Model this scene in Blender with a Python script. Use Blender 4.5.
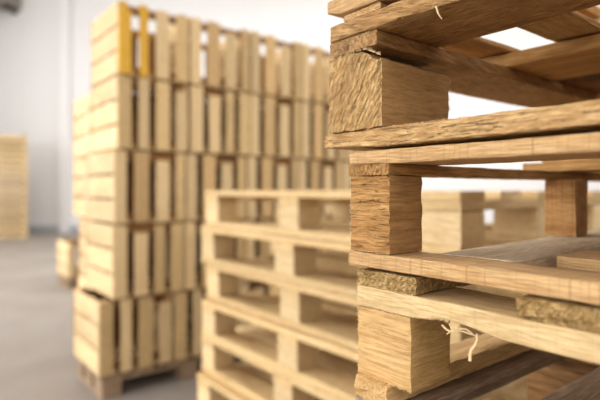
import bpy, math, random
from mathutils import Vector

for o in list(bpy.data.objects):
    bpy.data.objects.remove(o)
C = bpy.context.scene.collection
S = bpy.context.scene
random.seed(7)

# ---------------------------------------------------------------- camera
CAM_H = 1.04
cd = bpy.data.cameras.new('camera')
cam = bpy.data.objects.new('camera', cd)
C.objects.link(cam)
cam.location = (0, 0, CAM_H)
cam.rotation_euler = (math.radians(90), 0, 0)
cd.sensor_width = 36
cd.lens = 30
cd.shift_y = -10 / 600
cd.clip_start = 0.01
cd.dof.use_dof = True
cd.dof.focus_distance = 0.485
cd.dof.aperture_fstop = 3.1
cd.dof.aperture_blades = 7
S.camera = cam

# ---------------------------------------------------------------- world, lights, exposure
S.view_settings.view_transform = 'Standard'
S.view_settings.look = 'None'
S.view_settings.gamma = 1
S.view_settings.use_curve_mapping = False
S.view_settings.exposure = 0.36
w = bpy.data.worlds.new('daylight')
S.world = w
w.use_nodes = True
w.node_tree.nodes['Background'].inputs[0].default_value = (1.0, 0.98, 0.96, 1)
w.node_tree.nodes['Background'].inputs[1].default_value = 0.40


def area(name, loc, rot, sx, sy, power, col=(1, 1, 1)):
    l = bpy.data.lights.new(name, 'AREA')
    l.shape = 'RECTANGLE'
    l.size = sx
    l.size_y = sy
    l.energy = power
    l.color = col
    o = bpy.data.objects.new(name, l)
    C.objects.link(o)
    o.location = loc
    o.rotation_euler = rot
    return o


R = math.radians
area('window_light_left', (-7.6, 2.5, 3.0), (0, R(-90), 0), 4.0, 9.0, 590, (1.0, 0.985, 0.965))
area('window_light_rear', (-4.5, -5.4, 3.2), (R(78), 0, R(-32)), 5.0, 3.5, 170, (1.0, 0.98, 0.955))
area('fill_light_rear_right', (5.0, -5.6, 3.4), (R(80), 0, R(38)), 5.0, 3.5, 230, (1.0, 0.98, 0.955))  # unseen fill added to brighten the crate fronts, no real window
for k, (lx, ly) in enumerate([(1.5, 4), (7, 4), (1.5, 8.5), (7, 8.5), (-4, 7)]):  # the last one is an added fill that brightens the far stack
    area('ceiling_lamp_and_fill', (lx, ly, 6.3), (0, 0, 0), 2.4, 1.2, 90 if ly < 5 else (170 if lx > 0 else 110), (1.0, 0.98, 0.955))

# ---------------------------------------------------------------- materials


def nodes(name):
    m = bpy.data.materials.new(name)
    m.use_nodes = True
    nt = m.node_tree
    return m, nt, nt.nodes, nt.links, nt.nodes['Principled BSDF']


def plain(name, col, rough=0.6, noise=0.0, scale=3.0, col2=None, bump=0.0):
    m, nt, N, L, b = nodes(name)
    b.inputs['Roughness'].default_value = rough
    b.inputs['Specular IOR Level'].default_value = 0.3
    if col2 is None:
        b.inputs['Base Color'].default_value = (*col, 1)
        return m
    tc = N.new('ShaderNodeTexCoord')
    n = N.new('ShaderNodeTexNoise')
    n.inputs['Scale'].default_value = scale
    n.inputs['Detail'].default_value = 6
    n.inputs['Roughness'].default_value = 0.6
    L.new(tc.outputs['Object'], n.inputs['Vector'])
    r = N.new('ShaderNodeValToRGB')
    r.color_ramp.elements[0].position = 0.3
    r.color_ramp.elements[0].color = (*col, 1)
    r.color_ramp.elements[1].position = 0.7
    r.color_ramp.elements[1].color = (*col2, 1)
    L.new(n.outputs[0], r.inputs[0])
    L.new(r.outputs[0], b.inputs['Base Color'])
    if bump:
        bp = N.new('ShaderNodeBump')
        bp.inputs['Strength'].default_value = bump
        bp.inputs['Distance'].default_value = 0.01
        L.new(n.outputs[0], bp.inputs['Height'])
        L.new(bp.outputs[0], b.inputs['Normal'])
    return m


def wood(name, light, dark, stain=None, grain=1.0, bump=0.35, fine=1.0, ticks=0.0, rot=(0, 0, 0), crack=0.0,
         var=0.12, stainamt=0.5, dist=0.0012, gx=5, fx=45, gy=75, fy=520, gdist=1.2, contrast=0.68):
    """sawn softwood: grain runs along the object's own X axis"""
    stain = stain or tuple(c * 0.45 for c in dark)
    m, nt, N, L, b = nodes(name)
    b.inputs['Roughness'].default_value = 0.78
    b.inputs['Specular IOR Level'].default_value = 0.25
    tc = N.new('ShaderNodeTexCoord')
    oi = N.new('ShaderNodeObjectInfo')
    mul = N.new('ShaderNodeVectorMath'); mul.operation = 'SCALE'
    mul.inputs[0].default_value = (3.1, 5.7, 4.3)
    L.new(oi.outputs['Random'], mul.inputs['Scale'])
    add = N.new('ShaderNodeVectorMath'); add.operation = 'ADD'
    L.new(tc.outputs['Object'], add.inputs[0])
    L.new(mul.outputs[0], add.inputs[1])

    def noise(scl, detail=5, rough=0.6, distort=0.0, sc=1.0):
        m0 = N.new('ShaderNodeMapping')
        m0.inputs['Rotation'].default_value = rot
        L.new(add.outputs[0], m0.inputs[0])
        mp = N.new('ShaderNodeMapping')
        mp.inputs['Scale'].default_value = scl
        L.new(m0.outputs[0], mp.inputs[0])
        n = N.new('ShaderNodeTexNoise')
        n.inputs['Scale'].default_value = sc
        n.inputs['Detail'].default_value = detail
        n.inputs['Roughness'].default_value = rough
        n.inputs['Distortion'].default_value = distort
        L.new(mp.outputs[0], n.inputs['Vector'])
        return n

    def ramp(src, p0, p1, c0=(0, 0, 0), c1=(1, 1, 1)):
        r = N.new('ShaderNodeValToRGB')
        r.color_ramp.elements[0].position = p0
        r.color_ramp.elements[0].color = (*c0, 1)
        r.color_ramp.elements[1].position = p1
        r.color_ramp.elements[1].color = (*c1, 1)
        L.new(src, r.inputs[0])
        return r

    def mix(fac, a, bb, mode='MIX'):
        x = N.new('ShaderNodeMix'); x.data_type = 'RGBA'; x.blend_type = mode
        if isinstance(fac, float):
            x.inputs[0].default_value = fac
        else:
            L.new(fac, x.inputs[0])
        for s, v in ((x.inputs[6], a), (x.inputs[7], bb)):
            if isinstance(v, tuple):
                s.default_value = (*v, 1)
            else:
                L.new(v, s)
        return x.outputs[2]

    g = noise((gx * grain, gy * grain, gy * grain), 5, 0.6, gdist)
    f = noise((fx * fine, fy * fine, fy * fine), 3, 0.6)
    blot = noise((9, 16, 16), 4, 0.6)
    col = mix(ramp(g.outputs[0], 0.36, 0.66).outputs[0], dark, light)
    fr = ramp(f.outputs[0], 0.3, 0.62)
    mm = N.new('ShaderNodeMix'); mm.data_type = 'RGBA'; mm.blend_type = 'MULTIPLY'
    mm.inputs[0].default_value = contrast
    L.new(col, mm.inputs[6])
    L.new(ramp(f.outputs[0], 0.3, 0.62, (0.55, 0.47, 0.4), (1.06, 1.06, 1.06)).outputs[0], mm.inputs[7])
    col = mm.outputs[2]
    sm = N.new('ShaderNodeMath'); sm.operation = 'MULTIPLY'
    sm.inputs[1].default_value = stainamt
    L.new(ramp(blot.outputs[0], 0.52, 0.78).outputs[0], sm.inputs[0])
    col = mix(sm.outputs[0], col, stain)
    hsum = fr.outputs[0]
    if crack:
        cr = noise((22, 260, 260), 4, 0.7, 0.8)
        cc = ramp(cr.outputs[0], 0.30, 0.42)
        cm = N.new('ShaderNodeMath'); cm.operation = 'SUBTRACT'
        cm.inputs[0].default_value = 1.0
        L.new(cc.outputs[0], cm.inputs[1])
        c2 = N.new('ShaderNodeMath'); c2.operation = 'MULTIPLY'; c2.inputs[1].default_value = crack
        L.new(cm.outputs[0], c2.inputs[0])
        col = mix(c2.outputs[0], col, tuple(c * 0.35 for c in dark))
        ha = N.new('ShaderNodeMath'); ha.operation = 'MULTIPLY_ADD'; ha.inputs[1].default_value = 2.0
        L.new(cc.outputs[0], ha.inputs[0]); L.new(hsum, ha.inputs[2])
        hsum = ha.outputs[0]
    if ticks:
        tk = noise((420, 6, 6), 2, 0.5)
        tr = ramp(tk.outputs[0], 0.33, 0.43)
        ti = N.new('ShaderNodeMath'); ti.operation = 'SUBTRACT'; ti.inputs[0].default_value = 1.0
        L.new(tr.outputs[0], ti.inputs[1])
        t2 = N.new('ShaderNodeMath'); t2.operation = 'MULTIPLY'; t2.inputs[1].default_value = ticks
        L.new(ti.outputs[0], t2.inputs[0])
        col = mix(t2.outputs[0], col, tuple(c * 0.4 for c in dark))
    # every board a little lighter or darker than its neighbour
    hv = N.new('ShaderNodeHueSaturation')
    hv.inputs['Saturation'].default_value = 1.06
    mr = N.new('ShaderNodeMapRange')
    mr.inputs['To Min'].default_value = 1 - var
    mr.inputs['To Max'].default_value = 1 + var
    L.new(oi.outputs['Random'], mr.inputs['Value'])
    L.new(mr.outputs[0], hv.inputs['Value'])
    L.new(col, hv.inputs['Color'])
    L.new(hv.outputs[0], b.inputs['Base Color'])
    bp = N.new('ShaderNodeBump')
    bp.inputs['Strength'].default_value = bump
    bp.inputs['Distance'].default_value = dist
    L.new(hsum, bp.inputs['Height'])
    L.new(bp.outputs[0], b.inputs['Normal'])
    return m


M = {}
M['tan'] = wood('sawn_pine_tan', (0.60, 0.37, 0.165), (0.42, 0.225, 0.085), grain=1.0, stainamt=0.35)
M['golden'] = wood('sawn_pine_golden', (0.66, 0.45, 0.24), (0.53, 0.33, 0.16), ticks=0.4, stainamt=0.3, bump=0.6)
M['red'] = wood('sawn_pine_reddish', (0.56, 0.33, 0.15), (0.40, 0.205, 0.075), ticks=0.45, stainamt=0.3)
M['brown'] = wood('weathered_brown_board', (0.36, 0.20, 0.09), (0.17, 0.085, 0.035), (0.035, 0.02, 0.012), grain=1.4,
                  stainamt=0.7, bump=0.5)
M['dark'] = wood('weathered_dark_board', (0.31, 0.21, 0.135), (0.15, 0.095, 0.06), (0.03, 0.02, 0.014), grain=1.3,
                 stainamt=0.6, bump=0.5, var=0.2)
M['grey'] = wood('weathered_grey_board', (0.58, 0.47, 0.34), (0.40, 0.31, 0.21), grain=1.2, stainamt=0.4)
M['grey_light'] = wood('silver_grey_board', (0.76, 0.64, 0.47), (0.56, 0.45, 0.31), grain=1.2, stainamt=0.3)
M['mid_brown'] = wood('worn_brown_board', (0.46, 0.34, 0.235), (0.26, 0.18, 0.115), grain=1.3, bump=0.5, stainamt=0.5)
M['rough_gold'] = wood('flaky_sawn_board', (0.67, 0.46, 0.235), (0.50, 0.305, 0.14), grain=0.9, bump=1.0, gx=16, gy=90, fx=60,
                       fy=300, gdist=2.0, crack=0.1, stainamt=0.3, dist=0.002, contrast=0.8)
M['rough_block'] = wood('rough_sawn_block', (0.65, 0.44, 0.21), (0.52, 0.32, 0.14), (0.24, 0.14, 0.07), grain=1.0,
                        bump=1.0, fine=1.0, rot=(0, R(55), 0), crack=0.15, stainamt=0.5, dist=0.0022, var=0.02,
                        gx=26, gy=110, fx=120, fy=340, gdist=2.5, contrast=1.0)
M['end_brown'] = wood('smooth_brown_block_face', (0.50, 0.31, 0.145), (0.42, 0.245, 0.105), bump=0.25, rot=(0, 0, R(90)),
                      stainamt=0.3, var=0.02)
M['end_red'] = wood('fine_lined_block_face', (0.46, 0.27, 0.12), (0.35, 0.19, 0.08), bump=0.45, fine=0.7, rot=(0, 0, R(90)),
                    crack=0.3, stainamt=0.2, var=0.02)
M['end_fresh'] = wood('pale_block_face', (0.60, 0.40, 0.18), (0.50, 0.31, 0.13), bump=0.25, rot=(0, R(-12), R(90)),
                      crack=0.15, stainamt=0.25, var=0.02)
M['rough_tan'] = wood('rough_tan_board', (0.55, 0.345, 0.165), (0.40, 0.225, 0.095), (0.15, 0.085, 0.04), grain=0.8,
                      bump=0.8, fine=0.6, rot=(0, R(-10), 0), gx=9, fx=70, crack=0.5, contrast=0.9, stainamt=0.5, dist=0.002, var=0.02)
M['crack_block'] = wood('cracked_sawn_block', (0.60, 0.36, 0.155), (0.43, 0.225, 0.085), grain=1.0, bump=0.9, fine=0.6,
                        crack=0.75, stainamt=0.25, dist=0.0025, var=0.02)
M['fresh_block'] = wood('planed_fresh_block', (0.70, 0.475, 0.235), (0.61, 0.385, 0.175), grain=1.0, bump=0.5, fine=0.6,
                        crack=0.12, stainamt=0.2, var=0.02)
M['fresh'] = wood('fresh_pine_board', (0.76, 0.58, 0.33), (0.64, 0.455, 0.235), bump=0.3, stainamt=0.12, ticks=0.15)
M['chip'] = wood('barky_board_end', (0.60, 0.42, 0.20), (0.40, 0.25, 0.10), (0.18, 0.11, 0.05), grain=1.0, bump=0.9,
                 fine=0.6, rot=(0, R(25), R(30)), gx=30, fx=120, crack=0.12, stainamt=0.4, dist=0.003, var=0.03)
M['pale'] = wood('pale_pine', (0.84, 0.67, 0.42), (0.72, 0.53, 0.29), stainamt=0.15, var=0.16, bump=0.2)
M['straw'] = wood('straw_pine', (0.74, 0.54, 0.30), (0.62, 0.42, 0.21), stainamt=0.2, var=0.16, bump=0.2)
M['pale_gold'] = wood('golden_pine', (0.82, 0.52, 0.13), (0.70, 0.41, 0.08), stainamt=0.1, var=0.05, bump=0.2)
M['inner'] = wood('brown_pine_gap_shade', (0.40, 0.22, 0.10), (0.26, 0.13, 0.055), stainamt=0.3, var=0.15, bump=0.2)  # brown of the rails, also stands in for shade in crate and tray gaps
M['splinter'] = plain('splinter_wood', (0.78, 0.58, 0.32), 0.8)
M['floor'] = plain('concrete', (0.225, 0.195, 0.168), 0.6, scale=1.3, col2=(0.30, 0.262, 0.228), bump=0.1)
M['wall'] = plain('painted_wall_panel', (0.82, 0.812, 0.81), 0.6)
M['wall2'] = plain('white_ceiling_panel', (0.85, 0.85, 0.85), 0.7)
M['kerb'] = plain('grey_kerb_paint', (0.40, 0.42, 0.45), 0.6)
M['metal'] = plain('grey_painted_metal', (0.30, 0.27, 0.23), 0.5)
M['dark_metal'] = plain('dark_fan_metal', (0.05, 0.05, 0.05), 0.5)

# ---------------------------------------------------------------- mesh helpers


def tag(o, label=None, cat=None, group=None, kind=None):
    if label: o['label'] = label
    if cat: o['category'] = cat
    if group: o['group'] = group
    if kind: o['kind'] = kind
    return o


def link(name, verts, faces, mat, parent=None, loc=(0, 0, 0), rz=0.0, smooth=False):
    me = bpy.data.meshes.new(name)
    me.from_pydata(verts, [], faces)
    me.update()
    if smooth:
        me.shade_smooth()
        me.set_sharp_from_angle(angle=R(38))
    me.materials.append(mat)
    o = bpy.data.objects.new(name, me)
    C.objects.link(o)
    o.location = loc
    o.rotation_euler = (0, 0, rz)
    if parent: o.parent = parent
    return o


def empty(name, loc, rz=0.0):
    o = bpy.data.objects.new(name, None)
    o.empty_display_size = 0.1
    C.objects.link(o)
    o.location = loc
    o.rotation_euler = (0, 0, rz)
    return o


def profile(w, t, r, nw, ntt):
    """closed outline of a board's section in (y, z), centred, with softened corners"""
    pts = []
    hw, ht = w / 2, t / 2
    def edge(a, b, n):
        for i in range(n):
            f = i / n
            pts.append((a[0] + (b[0] - a[0]) * f, a[1] + (b[1] - a[1]) * f))
    edge((-hw + r, -ht), (hw - r, -ht), nw)
    edge((hw - r, -ht), (hw, -ht + r), 1)
    edge((hw, -ht + r), (hw, ht - r), ntt)
    edge((hw, ht - r), (hw - r, ht), 1)
    edge((hw - r, ht), (-hw + r, ht), nw)
    edge((-hw + r, ht), (-hw, ht - r), 1)
    edge((-hw, ht - r), (-hw, -ht + r), ntt)
    edge((-hw, -ht + r), (-hw + r, -ht), 1)
    return pts


def board_mesh(L, w, t, seed=0, seg=0.012, rough=0.0006, wave=0.001, r=0.0012, nw=6, ntt=3, mod=None):
    rnd = random.Random(seed)
    n = max(2, int(L / seg))
    prof = profile(w, t, r, nw, ntt)
    ph = [rnd.uniform(0, 6.28) for _ in range(12)]
    verts, faces = [], []
    k = len(prof)
    for i in range(n + 1):
        x = -L / 2 + L * i / n
        for j, (y, z) in enumerate(prof):
            sy = 1 if y > 0 else -1
            sz = 1 if z > 0 else -1
            wy = wave * (math.sin(x * 21 + ph[0 if sy > 0 else 1]) + 0.6 * math.sin(x * 57 + ph[2 if sz > 0 else 3]))
            wz = wave * 0.5 * (math.sin(x * 17 + ph[4 if sz > 0 else 5]) + 0.6 * math.sin(x * 71 + ph[6 if sy > 0 else 7]))
            X = x + (rnd.uniform(-rough, rough) * 1.5 if i in (0, n) else 0)
            Y = y + wy * abs(y) / (w / 2) + rnd.uniform(-rough, rough) * 0.7
            Z = z + wz * 0.5 + rnd.uniform(-rough, rough) * 0.7
            if mod:
                X, Y, Z = mod(X, Y, Z)
            verts.append((X, Y, Z))
    for i in range(n):
        for j in range(k):
            a, b_ = i * k + j, i * k + (j + 1) % k
            faces.append((a, a + k, b_ + k, b_))
    # capped ends with an inner ring so the end face is not one long sliver
    for i, flip in ((0, False), (n, True)):
        base = i * k
        c = len(verts)
        xs = sum(verts[base + j][0] for j in range(k)) / k
        for j in range(k):
            v = verts[base + j]
            verts.append((v[0] + rnd.uniform(-rough, rough), v[1] * 0.5, v[2] * 0.5))
        cc = len(verts)
        verts.append((xs, 0, sum(verts[base + j][2] for j in range(k)) / k * 0.5))
        for j in range(k):
            a, b_ = base + j, base + (j + 1) % k
            ia, ib = c + j, c + (j + 1) % k
            if flip:
                faces.append((a, ia, ib, b_)); faces.append((ia, cc, ib))
            else:
                faces.append((a, b_, ib, ia)); faces.append((ia, ib, cc))
    return verts, faces


_seed = [100]


def board(name, parent, x0, x1, y0, y1, z0, z1, mat, axis='x', fine=True, skew=0.0, mod=None, rough=None, wave=None, nw=None):
    """a sawn board in the pallet's frame; grain along `axis`"""
    _seed[0] += 1
    cx, cy, cz = (x0 + x1) / 2, (y0 + y1) / 2, (z0 + z1) / 2
    L, w = (x1 - x0, y1 - y0) if axis == 'x' else (y1 - y0, x1 - x0)
    t = z1 - z0
    if fine:
        v, f = board_mesh(L, w, t, _seed[0], 0.011, 0.0004 if rough is None else rough, 0.0008 if wave is None else wave,
                          0.0011, nw or max(3, int(w / 0.016)), 3, mod)
    else:
        v, f = board_mesh(L, w, t, _seed[0], max(0.1, L / 6), 0.0006, 0.0012, 0.002, 1, 1, mod)
    return link(name, v, f, mat, parent, (cx, cy, cz), (0 if axis == 'x' else math.pi / 2) + skew, smooth=True)


def block(name, parent, x0, x1, y0, y1, z0, z1, mat, rough=0.0008, mod=None, n=9, seed=None, side=None):
    """rough sawn block: subdivided box whose faces and edges wander a little"""
    _seed[0] += 1
    rnd = random.Random(_seed[0] if seed is None else seed)
    sx, sy, sz = x1 - x0, y1 - y0, z1 - z0
    idx, verts, faces = {}, [], []
    def vid(i, j, k):
        key = (i, j, k)
        if key not in idx:
            idx[key] = len(verts)
            fx, fy, fz = i / n - .5, j / n - .5, k / n - .5
            ext = sum(1 for q in (i, j, k) if q in (0, n))
            s = 1.0 if ext < 2 else 0.985
            x, y, z = fx * sx * s, fy * sy * s, fz * sz * (1.0 if ext < 2 else 0.99)
            a = rough * (1.0 if ext < 2 else 1.5)
            x += rnd.uniform(-a, a); y += rnd.uniform(-a, a); z += rnd.uniform(-a, a)
            if mod: x, y, z = mod(x, y, z)
            verts.append((x, y, z))
        return idx[key]
    for a in range(n):
        for b_ in range(n):
            faces.append((vid(a, b_, 0), vid(a, b_ + 1, 0), vid(a + 1, b_ + 1, 0), vid(a + 1, b_, 0)))
            faces.append((vid(a, b_, n), vid(a + 1, b_, n), vid(a + 1, b_ + 1, n), vid(a, b_ + 1, n)))
            faces.append((vid(a, 0, b_), vid(a + 1, 0, b_), vid(a + 1, 0, b_ + 1), vid(a, 0, b_ + 1)))
            faces.append((vid(a, n, b_), vid(a, n, b_ + 1), vid(a + 1, n, b_ + 1), vid(a + 1, n, b_)))
            faces.append((vid(0, a, b_), vid(0, a, b_ + 1), vid(0, a + 1, b_ + 1), vid(0, a + 1, b_)))
            faces.append((vid(n, a, b_), vid(n, a + 1, b_), vid(n, a + 1, b_ + 1), vid(n, a, b_ + 1)))
    o = link(name, verts, faces, mat, parent, ((x0 + x1) / 2, (y0 + y1) / 2, (z0 + z1) / 2), 0, smooth=True)
    if side:                                     # the cut faces at the block's two ends
        o.data.materials.append(M[side])
        for p_ in o.data.polygons:
            if abs(p_.normal.x) > 0.7: p_.material_index = 1
    return o


def box(name, x0, x1, y0, y1, z0, z1, mat, parent=None, loc=(0, 0, 0), rz=0.0):
    v = [(x, y, z) for x in (x0, x1) for y in (y0, y1) for z in (z0, z1)]
    f = [(0, 1, 3, 2), (4, 6, 7, 5), (0, 4, 5, 1), (2, 3, 7, 6), (0, 2, 6, 4), (1, 5, 7, 3)]
    return link(name, v, f, mat, parent, loc, rz)


def copy_tree(root, loc, rz):
    r = root.copy(); C.objects.link(r)
    r.location = loc; r.rotation_euler = (0, 0, rz)
    for k in ('label', 'group'):
        if k in r: del r[k]
    for ch in list(root.children):
        c = ch.copy(); C.objects.link(c); c.parent = r
        for g in ch.children:
            d = g.copy(); C.objects.link(d); d.parent = c
    return r


# ---------------------------------------------------------------- the room
ANG = math.atan2(-0.78087, 0.62470)         # long axis of every stack in the hall
U = Vector((0.62470, -0.78087, 0)); V = Vector((0.78087, 0.62470, 0))


def panel_wall(name, x0, x1, y, z1, step=1.15, seam=0.012):
    """insulated wall panels with recessed joints, facing -Y"""
    verts, faces = [], []
    xs = []
    x = x0
    while x < x1 - 1e-6:
        xe = min(x + step, x1)
        xs += [(x, 0), (xe - seam, 0), (xe - seam, 0.008), (xe, 0.008)]
        x = xe
    xs.append((x1, 0))
    for (a, d) in xs:
        verts += [(a, y + d, 0), (a, y + d, z1)]
    n = len(xs)
    for i in range(n - 1):
        faces.append((2 * i, 2 * i + 2, 2 * i + 3, 2 * i + 1))
    b = len(verts)
    verts += [(x0, y + 0.2, 0), (x1, y + 0.2, 0), (x1, y + 0.2, z1), (x0, y + 0.2, z1)]
    faces.append((b, b + 3, b + 2, b + 1))
    return link(name, verts, faces, M['wall'])


tag(box('floor', -8, 14, -7, 12.3, -0.1, 0, M['floor']), kind='structure')
tag(panel_wall('wall_back', -8, 14, 12.3, 6.6), kind='structure')
tag(box('wall_left', -8.2, -8, -7, 12.5, 0, 6.6, M['wall']), kind='structure')
tag(box('wall_right', 14, 14.2, -7, 12.5, 0, 6.6, M['wall']), kind='structure')
tag(box('ceiling', -8.2, 14.2, -7, 12.5, 6.6, 6.8, M['wall2']), kind='structure')
tag(box('baseboard_back', -8, 14, 12.2, 12.31, 0, 0.17, M['kerb']), kind='structure')
tag(box('trim_1', -5.86, -5.62, 12.16, 12.3, 0, 6.6, M['wall']), kind='structure')

# air unit high on the back wall, top left
au = empty('air_unit', (-7.35, 12.3, 5.35))
tag(au, 'grey box-shaped air unit mounted high on the far back wall', 'air unit')
box('casing', -0.55, 0.5, -0.6, 0.0, 0.1, 0.85, M['metal'], au)
for s in (-0.42, 0.36):
    box('bracket', s - 0.03, s + 0.03, -0.55, 0.0, 0.0, 0.1, M['dark_metal'], au)
ring_v, ring_f = [], []
for i in range(24):
    a = i * math.tau / 24
    for rr, yy in ((0.3, -0.60), (0.3, -0.66), (0.26, -0.66), (0.26, -0.60)):
        ring_v.append((-0.02 + rr * math.cos(a), yy, 0.47 + rr * math.sin(a)))
for i in range(24):
    for j in range(4):
        ring_f.append((i * 4 + j, i * 4 + (j + 1) % 4, ((i + 1) % 24) * 4 + (j + 1) % 4, ((i + 1) % 24) * 4 + j))
ring = link('fan_ring', ring_v, ring_f, M['dark_metal'], au)
for i in range(5):
    a = i * math.tau / 5
    bl = box('fan_blade', 0.02, 0.25, -0.012, 0.0, -0.05, 0.05, M['dark_metal'], ring, (-0.02, -0.615, 0.47))
    bl.rotation_euler = (0.35, a, 0)

# ---------------------------------------------------------------- the near stack
OX, OY = 0.0872, 0.49


def near_pallet(zb, label):
    r = empty('wooden_pallet', (OX, OY, CAM_H + zb), ANG)
    return tag(r, label, 'pallet', 'worn pallets in the near stack')


def helpers(root, zb):
    def B(name, x0, x1, y0, y1, z0, z1, mat, axis='x', **k):
        return board(name, root, x0, x1, y0, y1, z0 - zb, z1 - zb, M[mat], axis, **k)
    def K(x0, x1, y0, y1, z0, z1, mat, **k):
        return block('block', root, x0, x1, y0, y1, z0 - zb, z1 - zb, M[mat], **k)
    return B, K


RE = 1.10   # right-hand end of the near pallets

# -- topmost pallet, only its underside in view
zb = 0.1815
p = near_pallet(zb, 'topmost pallet of the near stack, cut off by the top edge, cornered bottom board showing')
B, K = helpers(p, zb)
for (a, b_) in ((-0.064, -0.012), (0.042, 0.10), (0.46, 0.54), (1.03, RE)):
    B('bottom_board', a, b_, 0.001, 0.79, 0.1823, 0.1885, 'golden', 'y')


def worn_end(x, y, z):
    # underside worn away towards the left-hand end
    d = max(0.0, (-(RE + 0.0865) / 2 + 0.022) - x) / 0.022
    if z < 0: z += 0.006 * d
    return x, y, z


B('base_board', -0.0865, RE, -0.004, 0.095, 0.189, 0.209, 'golden', mod=worn_end)
B('base_board', -0.088, RE, 0.69, 0.79, 0.189, 0.209, 'pale', fine=False)
for a in (-0.085, 0.46, 1.02):
    for c in (0.0, 0.53, 0.69) if a < 0 else (0.0, 0.36, 0.69):
        K(a, a + 0.075, c + 0.004, c + 0.095, 0.2095, 0.287, 'fresh_block', n=4)
    B('stringer_board', a, a + 0.075, 0.0, 0.79, 0.2875, 0.304, 'tan', 'y')
for a, b_ in ((0.0, 0.10), (0.17, 0.26), (0.69, 0.79)):
    B('deck_board', -0.088, RE, a, b_, 0.3045, 0.321, 'pale')

# -- second pallet: big rough block
zb = 0.0425
p = near_pallet(zb, 'pallet with the big rough corner block, second from top of the near stack')
B, K = helpers(p, zb)


def thin_left(x, y, z):
    k = min(1.0, max(0.0, (x + (RE + 0.094) / 2) / 0.09))
    if z < 0: z += 0.0022 * min(1, max(0, (x + (RE + 0.094) / 2 - 0.09) / 0.2))
    if z > 0: z = z - 0.0022 * (1 - k) + 0.0006 * math.sin(x * 63)
    else: z = z + 0.0032 * (1 - k)
    return x, y, z


bb = B('bottom_board', -0.094, RE, 0.0, 0.10, 0.0435, 0.0625, 'rough_gold', mod=thin_left, rough=0.0007)
B('bottom_board', -0.094, RE, 0.51, 0.61, 0.0435, 0.0625, 'tan', fine=False)
B('bottom_board', -0.094, RE, 0.70, 0.80, 0.0435, 0.0625, 'tan', fine=False)


def slope_top(x, y, z):
    # block's top falls towards its right-hand rear corner, leaving a dark gap under the board
    if z > 0:
        k = (z / 0.0415)
        f = min(1, max(0, (x - 0.008) / 0.022))
        z -= k * (0.0125 * f * f + 0.003 * max(0, y + 0.05) / 0.1 - 0.0015 * math.sin(max(0, min(1, (x + 0.04) / 0.05)) * 3.14) + 0.0015)
    return x, y, z


K(-0.0905, -0.0105, 0.001, 0.116, 0.0632, 0.1462, 'rough_block', mod=slope_top, rough=0.0006, n=14, side='end_brown')
K(-0.105, -0.035, 0.52, 0.60, 0.0632, 0.1462, 'tan', n=5)
K(-0.115, -0.045, 0.70, 0.80, 0.0632, 0.1462, 'tan', n=5)
for a in (0.46, 1.02):
    for c in (0.0, 0.36, 0.70):
        K(a, a + 0.08, c, c + 0.1, 0.0632, 0.1462, 'tan', n=4)


def taper_str(x, y, z):
    # x runs along the stringer; its left edge (local +y) starts narrow at the front
    if y > 0:
        y -= 0.034 * max(0.0, 1 - (x + 0.4) / 0.25)
    return x, y, z


B('stringer_board', -0.118, -0.0155, -0.001, 0.80, 0.1468, 0.1618, 'rough_tan', 'y', mod=taper_str)
for a in (0.46, 1.02):
    B('stringer_board', a, a + 0.08, 0.0, 0.80, 0.1468, 0.1618, 'tan', 'y')
db = B('deck_board', -0.082, RE, -0.003, 0.106, 0.1622, 0.1800, 'rough_tan', rough=0.0007)
for a, b_, m_ in ((0.25, 0.385, 'tan'), (0.41, 0.54, 'brown'), (0.575, 0.67, 'tan'), (0.70, 0.80, 'tan')):
    B('deck_board', -0.13, RE, a, b_, 0.1622, 0.1800, m_)

# -- third pallet: slim cracked block
zb = -0.0798
p = near_pallet(zb, 'pallet with the slim cracked reddish corner block, third from top of the near stack')
B, K = helpers(p, zb)
B('bottom_board', -0.056, RE, 0.0, 0.052, -0.0794, -0.0644, 'golden')
B('bottom_board', 0.0, 0.078, 0.054, 0.80, -0.0794, -0.0644, 'grey_light', 'y', skew=0.05)
B('cross_board', 0.104, 0.49, 0.125, 0.20, -0.0794, -0.0644, 'golden')
B('bottom_board', 0.50, 0.57, 0.054, 0.80, -0.0794, -0.0644, 'grey', 'y')
B('bottom_board', 1.03, RE, 0.054, 0.80, -0.0794, -0.0644, 'grey', 'y')
K(-0.0547, 0.0, 0.001, 0.052, -0.064, 0.0147, 'crack_block', rough=0.0004, n=12, side='end_red')
K(-0.012, 0.030, 0.345, 0.385, -0.064, 0.0147, 'red', n=6)
K(-0.05, 0.02, 0.72, 0.78, -0.064, 0.0147, 'red', n=6)
for a in (0.50, 1.03):
    for c in (0.0, 0.36, 0.72):
        K(a, a + 0.06, c, c + 0.06, -0.064, 0.0147, 'red', n=4)
B('stringer_board', -0.0485, 0.0075, 0.0, 0.80, 0.0152, 0.0262, 'crack_block', 'y', skew=-0.02)
for a in (0.50, 1.03):
    B('stringer_board', a, a + 0.06, 0.0, 0.80, 0.0152, 0.0262, 'red', 'y')
B('deck_board', -0.054, RE, 0.0, 0.085, 0.0266, 0.0398, 'golden')
for a, b_ in ((0.365, 0.46), (0.54, 0.62), (0.72, 0.80)):
    B('deck_board', -0.054, RE, a, b_, 0.0266, 0.0398, 'tan')

# -- fourth pallet: its deck boards run the other way
zb = -0.2112
p = near_pallet(zb, 'pale pallet with the smooth light corner block and torn splinter, below the cracked block pallet')
B, K = helpers(p, zb)
for a, b_, m_ in ((-0.043, 0.033, 'chip'), (0.13, 0.245, 'chip'), (0.33, 0.42, 'grey'), (0.52, 0.61, 'grey'),
                  (0.71, 0.80, 'grey'), (0.90, 1.0, 'grey')):
    B('deck_board', a, b_, 0.0, 0.80, -0.0985, -0.0825, m_, 'y', rough=0.0012 if m_ == 'chip' else None)


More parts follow.
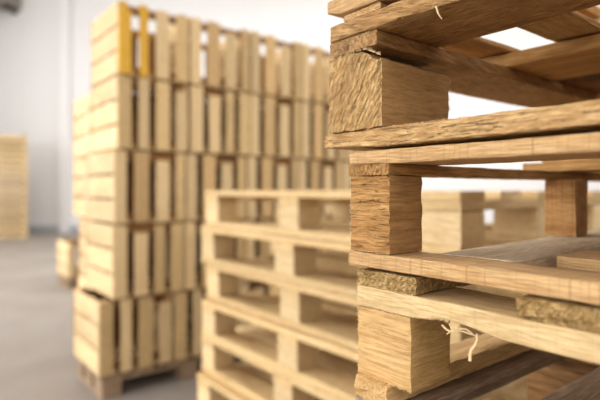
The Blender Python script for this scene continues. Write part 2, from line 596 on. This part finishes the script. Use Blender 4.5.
def wane(x, y, z):
    # lower edge torn away just beside the splinter
    d = x - (-1.145 / 2 + 0.115)
    if z < 0 and y < 0:
        z += 0.006 * math.exp(-(d / 0.028) ** 2)
    return x, y, z


B('stringer_board', -0.042, RE, -0.001, 0.07, -0.120, -0.0992, 'fresh', mod=wane)
B('stringer_board', -0.045, RE, 0.33, 0.40, -0.120, -0.0992, 'fresh')
B('stringer_board', -0.045, RE, 0.72, 0.80, -0.120, -0.0992, 'fresh', fine=False)
K(-0.043, 0.027, 0.0, 0.063, -0.1905, -0.1205, 'fresh_block', rough=0.0004, n=12, side='end_fresh')
K(-0.040, 0.012, 0.34, 0.40, -0.1905, -0.1205, 'fresh_block', n=5)
K(-0.043, 0.027, 0.73, 0.80, -0.1905, -0.1205, 'fresh_block', n=5)
for a in (0.50, 1.03):
    for c in (0.0, 0.34, 0.73):
        K(a, a + 0.07, c, c + 0.06, -0.1905, -0.1205, 'fresh_block', n=4)
B('bottom_board', -0.0395, 0.003, -0.007, 0.80, -0.2108, -0.191, 'fresh_block', 'y', rough=0.0012)
for a in (0.50, 1.03):
    B('bottom_board', a, a + 0.06, 0.0, 0.80, -0.2108, -0.191, 'fresh', 'y')


def strip(name, pts, w, mat, parent, th=0.0005, widen=False):
    """a thin curled sliver of wood along pts"""
    v, f = [], []
    n = len(pts)
    for i, q in enumerate(pts):
        q = Vector(q)
        a = Vector(pts[max(0, i - 1)]); b_ = Vector(pts[min(n - 1, i + 1)])
        t = (b_ - a).normalized()
        s = t.cross(Vector((0, 1, 0.2))).normalized()
        o_ = t.cross(s).normalized()
        k_ = i / (n - 1)
        ww = w * ((0.45 + 0.55 * k_) if widen else (1 - 0.75 * k_ ** 2)) * 0.5
        for c in (s * ww + o_ * th, -s * ww + o_ * th, -s * ww - o_ * th, s * ww - o_ * th):
            v.append(tuple(q + c))
    for i in range(n - 1):
        for j in range(4):
            f.append((i * 4 + j, i * 4 + (j + 1) % 4, i * 4 + 4 + (j + 1) % 4, i * 4 + 4 + j))
    f.append((3, 2, 1, 0)); f.append(tuple((n - 1) * 4 + j for j in range(4)))
    return link(name, v, f, M[mat], parent)


def at(px, py, v_=0.0):
    """point on the stack's front plane (local frame, z relative to the camera) below a pixel of the layout sketch"""
    k = (px - 300) / 500
    ox, oy = OX + V.x * v_, OY + V.y * v_
    u_ = (oy * k - ox) / (U.x - U.y * k)
    d = oy + U.y * u_
    return (u_, v_, (190 - py) / 500 * d)


def rel(q): return (q[0], q[1], q[2] - zb)


for pts, w_, wd in (([(442, 325), (446, 329), (450, 331.5), (456, 330), (462, 331), (469, 333.5), (476, 336)], 0.0015, False),
                    ([(477, 334), (477, 340), (475, 345), (471, 350), (470, 355), (470, 361)], 0.0026, True),
                    ([(452, 326), (458, 328.5), (466, 329), (473, 334)], 0.0010, False),
                    ([(447, 334), (451, 331), (456, 330.5), (458, 327)], 0.0009, False),
                    ([(449, 323), (451, 327), (455, 331)], 0.0008, False)):
    i = len([c_ for c_ in p.children if c_.name.startswith('splinter')])
    tag(strip('splinter', [rel(at(x, y, -0.003 - 0.001 * i)) for (x, y) in pts], w_, 'splinter', p, widen=wd),
        'pale torn splinter curling from the board edge')

def fray(parent, zb_, pts, n, ln, out, seed, mat='splinter'):
    """short torn fibres along an edge, one fuzzy fringe"""
    rnd = random.Random(seed)
    v, f = [], []
    a, b_ = Vector(pts[0]), Vector(pts[1])
    out = Vector(out)
    al = (b_ - a).normalized()
    for _ in range(n):
        q = a.lerp(b_, rnd.random())
        d = (out + al * rnd.uniform(-1.0, 1.0) + Vector([rnd.uniform(-.4, .4) for _ in range(3)])).normalized()
        l = ln * rnd.uniform(0.3, 1.0)
        w_ = rnd.uniform(0.0002, 0.0005)
        base = len(v)
        s_ = d.cross(al + Vector((0.1, 0.2, 0.3))).normalized(); t_ = d.cross(s_)
        q0 = q - d * 0.0008
        for k_ in range(3):
            an = k_ * math.tau / 3
            v.append(tuple(q0 + s_ * w_ * math.cos(an) + t_ * w_ * math.sin(an)))
        v.append(tuple(q + d * l))
        f += [(base, base + 1, base + 3), (base + 1, base + 2, base + 3), (base + 2, base, base + 3), (base, base + 2, base + 1)]
    v = [(x, y, z - zb_) for (x, y, z) in v]
    return tag(link('frayed_edge', v, f, M[mat], parent), 'short torn wood fibres along a sawn edge', kind='stuff')


near = {round(o.location.z - CAM_H, 4): o for o in C.objects if o.name.startswith('wooden_pallet') and o.parent is None}
P1, P2, P3 = near[0.0425], near[-0.0798], near[-0.2112]
fray(P1, 0.0425, [(-0.088, 0.0, 0.1455), (-0.03, 0.0, 0.1455)], 70, 0.004, (0, -0.5, 0.8), 1)
fray(P1, 0.0425, [(-0.03, 0.0, 0.1445), (-0.0105, 0.0, 0.135)], 40, 0.005, (0.2, -0.5, 0.8), 2)
fray(P1, 0.0425, [(-0.0108, 0.001, 0.065), (-0.0108, 0.001, 0.13)], 50, 0.0025, (0.6, -0.6, 0), 3)
fray(P1, 0.0425, [(-0.09, -0.001, 0.0475), (0.02, 0.0, 0.0445)], 50, 0.0022, (0, -0.5, -0.8), 4)
fray(P1, 0.0425, [(-0.03, -0.001, 0.0615), (0.09, 0.0, 0.0625)], 90, 0.0028, (0, -0.8, 0.5), 5)
fray(P1, 0.0425, [(-0.0105, 0.116, 0.065), (-0.0105, 0.116, 0.125)], 40, 0.0035, (0.6, 0.6, 0), 6)
fray(P2, -0.0798, [(-0.0547, 0.0, -0.0632), (0.0, 0.0, -0.0632)], 50, 0.0025, (0, -0.9, -0.1), 7)
fray(P2, -0.0798, [(-0.0547, 0.001, -0.064), (-0.0547, 0.001, 0.0147)], 40, 0.0025, (-0.8, -0.5, 0), 8)
fray(P2, -0.0798, [(-0.055, 0.0, -0.0785), (-0.03, 0.0, -0.079)], 45, 0.004, (-0.1, -0.3, -0.9), 9)
fray(P3, -0.2112, [(-0.01, 0.0, -0.0985), (0.033, 0.0, -0.0985)], 60, 0.004, (0.1, -0.6, 0.5), 10)
fray(P3, -0.2112, [(-0.042, 0.0, -0.1195), (0.02, 0.0, -0.1195)], 60, 0.003, (0, -0.7, -0.6), 11)
fray(P3, -0.2112, [(-0.043, 0.0, -0.1905), (0.027, 0.0, -0.1905)], 70, 0.0025, (0, -0.8, -0.4), 12)
fray(P3, -0.2112, [(0.03, -0.001, -0.117), (0.075, -0.001, -0.114)], 40, 0.004, (0.4, -0.6, -0.6), 13)
fray(P3, -0.2112, [(-0.043, 0.0, -0.1905), (-0.043, 0.0, -0.121)], 30, 0.002, (-0.8, -0.4, 0), 14)
kv, kf = [], []
for j in range(10):
    a_ = j * math.tau / 10
    rr_ = 0.0024 + 0.0007 * math.sin(3 * a_)
    for dy, sc in ((0.0, 1.0), (-0.0006, 0.75)):
        kv.append((rr_ * sc * math.cos(a_), dy, 1.5 * rr_ * sc * math.sin(a_)))
for j in range(10):
    n_ = (j + 1) % 10
    kf.append((2 * j, 2 * n_, 2 * n_ + 1, 2 * j + 1))
kf.append(tuple(2 * j + 1 for j in range(10)))
tag(link('knot', kv, kf, M['dark'], P1, (-0.058, -0.0012, 0.153 - 0.0425)), 'small dark knot in the board end')
sp = [(436, 6), (437.5, 11), (438.5, 14), (442, 19)]
zb0 = zb
zb = 0.0425
tag(strip('splinter', [rel(at(x, y, -0.005)) for (x, y) in sp], 0.0012, 'splinter', P1), 'pale splinter hanging from the deck board')
zb = zb0

# -- fifth pallet: weathered
zb = -0.352
p = near_pallet(zb, 'dark weathered brown pallet at the bottom right, under the pale pallet')
B, K = helpers(p, zb)
for a, b_, m_ in ((-0.042, 0.018, 'mid_brown'), (0.082, 0.20, 'mid_brown'), (0.27, 0.38, 'dark'), (0.46, 0.57, 'brown'), (0.65, 0.76, 'dark'),
                  (0.84, 0.94, 'brown'), (1.0, RE, 'dark')):
    B('deck_board', a, b_, -0.004, 0.80, -0.2315, -0.2135, m_, 'y')
for c in (0.0, 0.35, 0.70):
    B('stringer_board', -0.042, RE, c, c + 0.09, -0.2515, -0.232, 'brown', fine=(c < .5))
    B('bottom_board', -0.042, RE, c, c + 0.09, -0.352, -0.332, 'brown', fine=False)
    for a in (-0.042, 0.46, 1.0):
        K(a, a + 0.10, c, c + 0.09, -0.3315, -0.252, 'brown', n=4)


# ---------------------------------------------------------------- standard pallet (for the other stacks)
def std_pallet(L=1.2, W=0.8, H=0.1484, mat='pale', mat2='pale', label='', group=None, fine=False):
    r = empty('wooden_pallet', (0, 0, 0))
    tag(r, label, 'pallet', group)
    H = H - 0.0022
    s = H / 0.144
    b0, b1, b2, b3 = 0.022 * s, 0.100 * s, 0.122 * s, H
    bl = ((0, 0.10), (L * 0.47 - 0.052, L * 0.47 + 0.052), (L - 0.13, L))
    rows = ((0, 0.10), (W / 2 - 0.05, W / 2 + 0.05), (W - 0.10, W))
    for (y0, y1) in rows:
        board('bottom_board', r, 0, L, y0, y1, 0, b0 - .0004, M[mat], fine=False)
        for (x0, x1) in bl:
            block('block', r, x0, x1, y0 + .002, y1 - .002, b0, b1 - .0004, M[mat2], n=3)
    for (x0, x1) in bl:
        board('stringer_board', r, x0, x1, 0, W, b1, b2 - .0004, M[mat], 'y', fine=False)
    ys = [0, 0.165, 0.35, 0.535, 0.7] if W > 0.7 else [0, 0.2, 0.4, W - 0.1]
    for i, y in enumerate(ys):
        board('deck_board', r, 0, L, y, y + 0.10, b2, b3 - .0006, M[mat if i % 2 == 0 else mat2], fine=False)
    return r


proto = std_pallet(1.2, 0.8, (CAM_H - 0.352) / 5, 'dark', 'brown')
words5 = ('bottom-most on the floor', 'second above the floor', 'third above the floor', 'fourth above the floor',
          'just under the dark weathered one')
base0 = Vector((OX, OY, 0)) - U * 0.04
for i in range(5):
    q = proto if i == 0 else copy_tree(proto, (0, 0, 0), 0)
    q.location = (base0.x, base0.y, i * (CAM_H - 0.352) / 5)
    q.rotation_euler = (0, 0, ANG)
    tag(q, 'brown pallet low in the near stack, ' + words5[i], 'pallet', 'worn pallets in the near stack')

# ---------------------------------------------------------------- middle stack: seven pale pallets
MH = CAM_H / 7
proto = std_pallet(1.2, 0.8, MH, 'fresh', 'pale')
B0 = Vector((-0.396, 2.06, 0))
jit = [(0.02, 0.01, -1.2), (0.0, -0.03, -1.0), (-0.02, 0.0, -0.3), (0.01, -0.015, 0.9), (0.0, 0.01, 0.0), (-0.015, -0.005, 0.4), (0.012, 0.0, -0.3)]
wordsm = ('lowest', 'second from the floor', 'third from the floor', 'fourth from the floor', 'fifth from the floor',
          'second from the top', 'topmost')
for i in range(7):
    q = proto if i == 0 else copy_tree(proto, (0, 0, 0), 0)
    a, b_, rz = jit[i]
    c = B0 + U * a + V * b_
    q.location = (c.x, c.y, i * MH)
    q.rotation_euler = (0, 0, ANG + R(rz))
    tag(q, 'pale new pallet in the middle stack of seven, ' + wordsm[i], 'pallet', 'pale pallets in the middle stack')

# ---------------------------------------------------------------- crate stack
CU, CV, CH = 0.465, 0.383, 0.374


def make_crate(style):
    """slatted pine crate: +x is the broad-slatted front, -y the side with three lying slats"""
    rnd = random.Random(style * 11 + 3)
    r = empty('wooden_crate', (0, 0, 0))
    pm = 'pale_gold' if style == 3 else 'pale'
    T = 0.014
    def b(name, x0, x1, y0, y1, z0, z1, mat, ax='x'):
        # upright slats take their grain along z
        if ax == 'z':
            L, w_, t = z1 - z0, y1 - y0, x1 - x0
            _seed[0] += 1
            v, f = board_mesh(L, w_, t, _seed[0], max(.08, L / 5), .0005, .001, .0015, 1, 1)
            v = [(z, y, -x) for (x, y, z) in v]
            v = [(a, b2, c) for (a, b2, c) in v]
            return link(name, v, f, M[mat], r, ((x0 + x1) / 2, (y0 + y1) / 2, (z0 + z1) / 2), 0, smooth=True)
        return board(name, r, x0, x1, y0, y1, z0, z1, M[mat], ax, fine=False)
    # four corner posts
    for (x, y) in ((-T - 0.03, T), (-T - 0.03, CV - T - 0.035), (-CU + T, T), (-CU + T, CV - T - 0.035)):
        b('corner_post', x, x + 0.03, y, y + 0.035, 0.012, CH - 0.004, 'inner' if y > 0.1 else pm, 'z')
    # front and back upright slats
    y = 0.0
    widths = [[0.082, 0.080, 0.060, 0.078], [0.070, 0.088, 0.080, 0.056], [0.078, 0.062, 0.084, 0.074],
              [0.072, 0.052, 0.080, 0.080]][style]
    widths = [q_ * 0.88 for q_ in widths]
    gap = (CV - 0.004 - sum(widths)) / 3
    for i, w_ in enumerate(widths):
        m_ = 'pale_gold' if (style == 3 and i < 2) else ('pale', 'fresh', 'straw')[rnd.randrange(3)]
        dz = 0.045 if i == (style + 1) % 4 else rnd.uniform(0, 0.010)
        b('front_slat', -T, 0.0, y, y + w_, 0.002, CH - 0.004 - dz, m_, 'z')
        if True:
            b('back_slat', -CU, -CU + T, y, y + w_, 0.002, CH - 0.004, 'inner', 'z')  # coloured dark so the gaps between front slats read as shaded
        y += w_ + gap
    # inner rails behind the slats
    for z in (0.01, CH - 0.055):
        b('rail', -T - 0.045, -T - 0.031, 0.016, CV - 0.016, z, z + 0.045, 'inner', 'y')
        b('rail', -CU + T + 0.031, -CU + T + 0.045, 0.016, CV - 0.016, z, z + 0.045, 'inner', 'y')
    # lying side slats
    for z in (0.004, 0.129, 0.254):
        b('side_slat', -CU + T, -T, 0.0, T - .001, z, z + 0.113, pm if style != 3 else 'pale')
        b('side_slat', -CU + T, -T, CV - T - .002, CV - 0.003, z, z + 0.113, 'pale')
    # floor slats
    for i in range(4):
        b('floor_slat', -CU + T, -T, 0.02 + i * 0.09, 0.02 + i * 0.09 + 0.07, 0.0, 0.011, 'pale')
    return r


PH = 0.118
crate_base = Vector((-0.91, 2.50, 0))
protos = [make_crate(i) for i in range(4)]
used = set()
layer_w = ('bottom layer', 'second layer up', 'middle layer', 'fourth layer up', 'top layer')
col_w = ('at the left front corner', 'second from the left corner', 'third from the left corner',
         'fourth from the left corner', 'fifth from the left corner')
off = [(-0.088, 0.0), (-0.03, 0.0), (-0.02, 0.0), (0.0, 0.01), (0.0, 0.01)]
rr = random.Random(5)
for layer in range(5):
    for row in range(2):
        for col in range(5):
            if row == 1 and layer == 4:
                continue
            if layer == 4 and col == 0:
                st = 3
            else:
                st = rr.choice((0, 1, 2))
            src = protos[st]
            if st in used:
                q = copy_tree(src, (0, 0, 0), 0)
            else:
                q = src; used.add(st)
            dv, du = off[layer]
            if row == 1: dv = (0.06, 0.07, 0.03, 0.03, 0.0)[layer]
            c = crate_base + V * (col * 0.394 + dv + rr.uniform(-.003, .003)) + U * (du - row * 0.485 + rr.uniform(-.012, .008))
            q.location = (c.x, c.y, PH + layer * (CH + 0.0025))
            q.rotation_euler = (0, 0, ANG + R(rr.uniform(-0.3, 0.3)))
            if row == 0:
                lab = 'pale slatted crate, %s of the tall stack, %s' % (layer_w[layer], col_w[col])
                if st == 3: lab = 'crate with golden yellow upright slats in the top layer, left front corner'
            else:
                lab = 'pale crate, %s of the rear row, %s' % (layer_w[layer], col_w[col].replace('front ', '').replace('from the left ', 'from left '))
            tag(q, lab, 'crate', 'slatted crates in the tall stack')
for i, pr in enumerate(protos):
    if i not in used:
        for ch in list(pr.children): bpy.data.objects.remove(ch)
        bpy.data.objects.remove(pr)

# pallets the crates stand on
pp = std_pallet(0.43, 0.95, PH - .001, 'mid_brown', 'mid_brown')
pc = 0
for (uu, vv, lab) in ((-0.445, -0.075, 'low pallet on the floor under the left front corner of the crate stack'),
                      (-0.445, 0.895, 'low pallet on the floor under the right front of the crate stack'),
                      (-0.93, 0.075, 'low pallet on the floor under the left rear of the crate stack'),
                      (-0.93, 1.045, 'low pallet on the floor under the right rear of the crate stack')):
    p2 = pp if pc == 0 else copy_tree(pp, (0, 0, 0), ANG)
    pc += 1
    c = crate_base + V * vv + U * uu
    p2.location = (c.x, c.y, 0); p2.rotation_euler = (0, 0, ANG)
    tag(p2, lab, 'pallet', 'pallets under the crates')

# two crates on a pallet further back, left of the tall stack
c = Vector((-2.41, 5.2, 0))
pb = copy_tree(pp, (c.x, c.y, 0), ANG)
pb.location = c - U * 0.44
tag(pb, 'low pallet on the floor behind the crate stack, carrying one crate', 'pallet')
q = copy_tree(protos[0], (c.x, c.y, PH), ANG)
tag(q, 'lone crate on a floor pallet, left of and behind the tall crate stack', 'crate')

# ---------------------------------------------------------------- far stack at the left edge
FH = 0.141


def make_tray():
    """shallow slatted tray: boards all round with a finger gap under the rim, slatted floor"""
    r = empty('slatted_tray', (0, 0, 0))
    L_, W_ = 1.2, 0.8
    for (y0, y1) in ((0, 0.018), (W_ - 0.018, W_)):
        board('side_board', r, 0, L_, y0, y1, 0.0, 0.095, M['pale'], fine=False)
    for (x0, x1) in ((0, 0.018), (L_ - 0.018, L_)):
        board('end_board', r, x0, x1, 0.019, W_ - 0.019, 0.0, 0.095, M['pale'], 'y', fine=False)
    for x in (0.04, L_ / 2 - 0.03, L_ - 0.10):
        for y in (0.02, W_ - 0.055):
            block('corner_post', r, x, x + 0.06, y, y + 0.034, 0.0, FH - 0.003, M['inner'], n=2)  # dark colour stands in for shade in the gaps between trays
    for k in range(5):
        board('floor_slat', r, 0.02, L_ - 0.02, 0.06 + k * 0.14, 0.16 + k * 0.14, 0.004, 0.016, M['pale'], fine=False)
    return r


proto = make_tray()
ordw = ('lowest', 'second', 'third', 'fourth', 'fifth', 'sixth', 'seventh', 'eighth', 'ninth', 'tenth', 'eleventh', 'twelfth',
        'thirteenth', 'fourteenth', 'fifteenth', 'topmost')
rr = random.Random(9)
for i in range(16):
    q = proto if i == 0 else copy_tree(proto, (0, 0, 0), 0)
    q.location = (-6.95 + rr.uniform(-.008, .008), 10.26 + rr.uniform(-.008, .008), i * FH)
    q.rotation_euler = (0, 0, R(32))
    lab = 'pale slatted tray in the far stack at left edge, ' + (ordw[i] if i in (0, 15) else ordw[i] + ' from the floor')
    tag(q, lab, 'tray', 'trays in the far stack')
